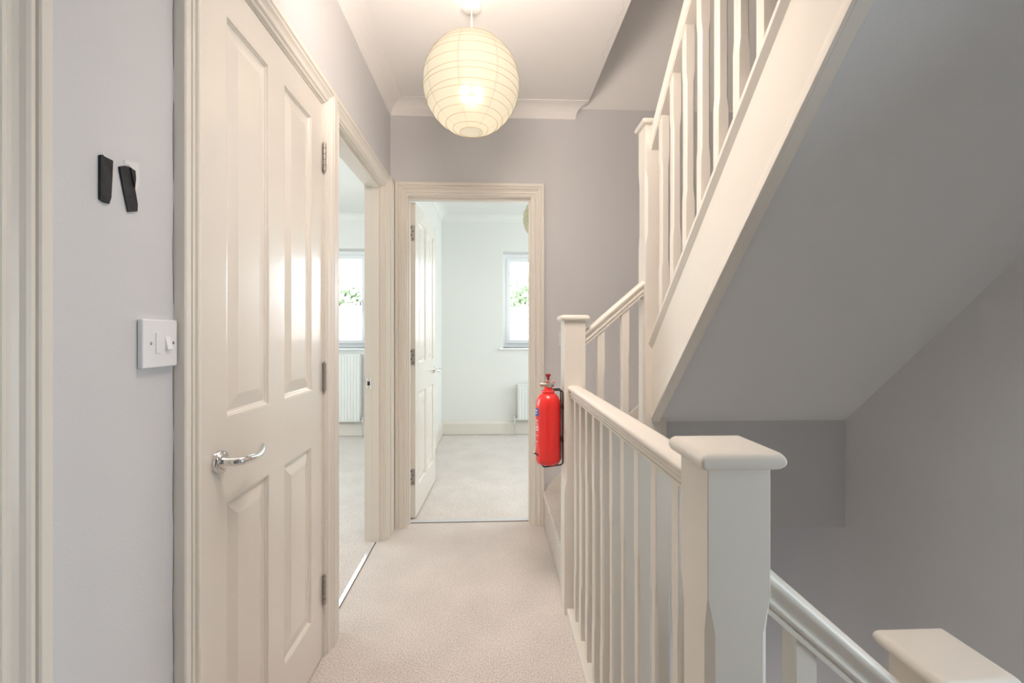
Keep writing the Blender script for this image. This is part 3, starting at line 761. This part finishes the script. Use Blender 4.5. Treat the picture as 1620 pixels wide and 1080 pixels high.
# crack in the sealant beside the cupboard casing
mb = MB(); q = []
for i in range(90):
    z = .05+i*.028; q.append((.9003+.0010*sin(i*.8)+random.uniform(-.0006, .0006), z))
for (ya, za), (yb_, zb) in zip(q, q[1:]):
    if 1.09 < za < 1.2: continue
    w_ = .0008 if za < 1.1 else .0005
    mb.loops([[(XL+.0002, ya-w_, za), (XL+.0002, ya+w_, za), (XL+.0008, ya, za)], [(XL+.0002, yb_-w_, zb), (XL+.0002, yb_+w_, zb), (XL+.0008, yb_, zb)]])
struct(mb.build('trim_11', 'gap'))
# switch on the back wall behind the far newel
s2 = empty('switch_plate', (.41, YB, 1.135)); tag(s2, 'small white wall switch half hidden behind the far newel post', 'switch')
MB().box(.410, .496, YB-.010, YB-.0003, 1.095, 1.181).build('plate', 'white', s2, bevel=.003, seg=3)
MB().lathe([(.0001, -.0008), (.0022, -.0006), (.003, 0), (.003, .0004)], (.425, YB-.010, 1.138), 'y', 14).build('screw', 'dark', s2)
MB().box(.447, .459, YB-.0135, YB-.0095, 1.123, 1.153).build('rocker', 'white', s2, bevel=.0008)

# ------------------------------------------------------------------ fire extinguisher
ex, ey = .2385, 1.920
br = empty('extinguisher_bracket', (.299, ey, .62)); tag(br, 'black wire bracket screwed to the far newel holding the extinguisher', 'bracket')
def fil(P, r=.012, n=5):
    """round the corners of a polyline"""
    P = [Vector(p) for p in P]; out = [P[0]]
    for i in range(1, len(P)-1):
        a = (P[i-1]-P[i]).normalized()*min(r, (P[i-1]-P[i]).length/2.1); b = (P[i+1]-P[i]).normalized()*min(r, (P[i+1]-P[i]).length/2.1)
        for k_ in range(n+1):
            t_ = k_/n; out.append(P[i]+a*(1-t_)**2+b*t_**2)
    out.append(P[-1]); return out
wy = ey-.030
mb = MB().tube(fil([(.262, wy+.012, .931), (.2965, wy, .931), (.2965, wy, .622), (.212, wy, .612), (.207, wy, .652), (.186, wy+.003, .664), (.178, ey, .664), (.186, ey+.027, .664), (.207, ey+.03, .652), (.212, ey+.03, .612), (.2965, ey+.03, .622), (.2965, ey+.03, .931), (.262, ey+.018, .931)]), .0030, 10)
mb.build('wire_frame', 'black', br)
for z in (.862, .722):
    MB().box(.2925, .2998, ey-.034, ey+.034, z-.008, z+.008).build('clip', 'black', br)
MB().lathe([(.004, -.001), (.0045, .0035), (.0001, .0045)], (.178, ey-.001, .667), 'x', 12).build('end_tip', 'chrome', br)
xt = empty('fire_extinguisher', (ex, ey, .6195)); tag(xt, 'red fire extinguisher hanging on the side of the far newel post', 'fire extinguisher')
R_ = .0535; zb = .6190
prof = [(.0005, zb+.008), (.030, zb+.008), (.034, zb), (.044, zb+.002), (.050, zb+.010), (R_-.001, zb+.020), (R_, zb+.032), (R_, zb+.236)]
for i in range(1, 11):
    a = pi/2*i/10; prof.append((.019+(R_-.019)*cos(a)**.9, zb+.236+.063*sin(a)))
prof += [(.019, zb+.302), (.018, zb+.306)]
MB().lathe(prof, (ex, ey, 0), n=48).build('body', 'red', xt)
MB().lathe([(.017, zb+.296), (.026, zb+.297), (.0285, zb+.302), (.0285, zb+.306), (.026, zb+.310), (.018, zb+.311), (.018, zb+.325), (.0005, zb+.326)], (ex, ey, 0), n=32).build('neck_ring', 'red', xt)
v = MB().lathe([(.0005, .944), (.013, .944), (.014, .950), (.012, .957), (.0085, .962), (.0085, .972), (.0005, .973)], (ex, ey, 0), n=24)
v.lathe([(.0001, -.034), (.0085, -.034), (.0095, -.030), (.0095, -.022), (.006, -.020), (.006, .014), (.009, .016), (.009, .024), (.0001, .026)], (ex, ey-.002, .953), 'x', 20)
v.build('valve', 'brass', xt)
MB().lathe([(.0005, .968), (.0055, .968), (.0055, .982), (.0115, .992), (.0118, .997), (.0005, .998)], (ex, ey, 0), n=24).build('plunger_knob', 'darkred', xt)
g_ = MB().lathe([(.0001, -.002), (.010, -.002), (.0105, .004), (.008, .006), (.0001, .006)], (ex+.004, ey-.018, .952), 'y', 24).build('pressure_gauge', 'chrome', xt)
MB().tube([(ex+.012+.012*cos(a), ey-.010+.006*sin(a), .967+.009*sin(a)) for a in [2*pi*i/24 for i in range(24)]], .0011, 6, closed=True).build('pin_ring', 'chrome', xt)
MB().tube(fil([(ex-.006, ey-.013, .950), (ex+.004, ey-.02, .970), (ex+.024, ey-.012, .966), (ex+.028, ey-.010, .960)], .01), .0012, 6).build('seal_tie', 'red', xt)
MB().lathe([(.0001, .0), (.004, .0), (.004, .003), (.0001, .004)], (ex-.008, ey-.016, .965), 'y', 14).build('seal_button', 'red', xt)
def wrap(a0, a1, z0, z1, name, m, dr=.0004, n=10):
    L0 = []; 
    for i in range(n+1):
        a = radians(a0+(a1-a0)*i/n); r0, r1 = R_+dr*.2, R_+dr
        L0.append([(ex+r0*cos(a), ey+r0*sin(a), z0), (ex+r1*cos(a), ey+r1*sin(a), z0), (ex+r1*cos(a), ey+r1*sin(a), z1), (ex+r0*cos(a), ey+r0*sin(a), z1)])
    return MB().loops(L0).build(name, m, xt)
wrap(150, 217, .823, .855, 'blue_label_band', 'blue')
for a0, a1, z0, z1 in ((188, 207, .843, .849), (186, 205, .833, .837)): wrap(a0, a1, z0, z1, 'label_lettering', 'whitelab', .0007, 4)
for a0, a1, z0, z1 in ((190, 212, .806, .808), (188, 214, .801, .803), (188, 211, .792, .794), (196, 214, .786, .788), (190, 215, .741, .7425), (190, 211, .717, .7185)): wrap(a0, a1, z0, z1, 'label_lettering', 'whitelab', .0007, 4)
wrap(196, 214, .763, .781, 'label_box', 'whitelab', .0006, 4); wrap(200, 210, .767, .776, 'label_symbol', 'red', .0009, 3)

for o in list(bpy.data.objects):
    if '_w' in o: del o['_w']
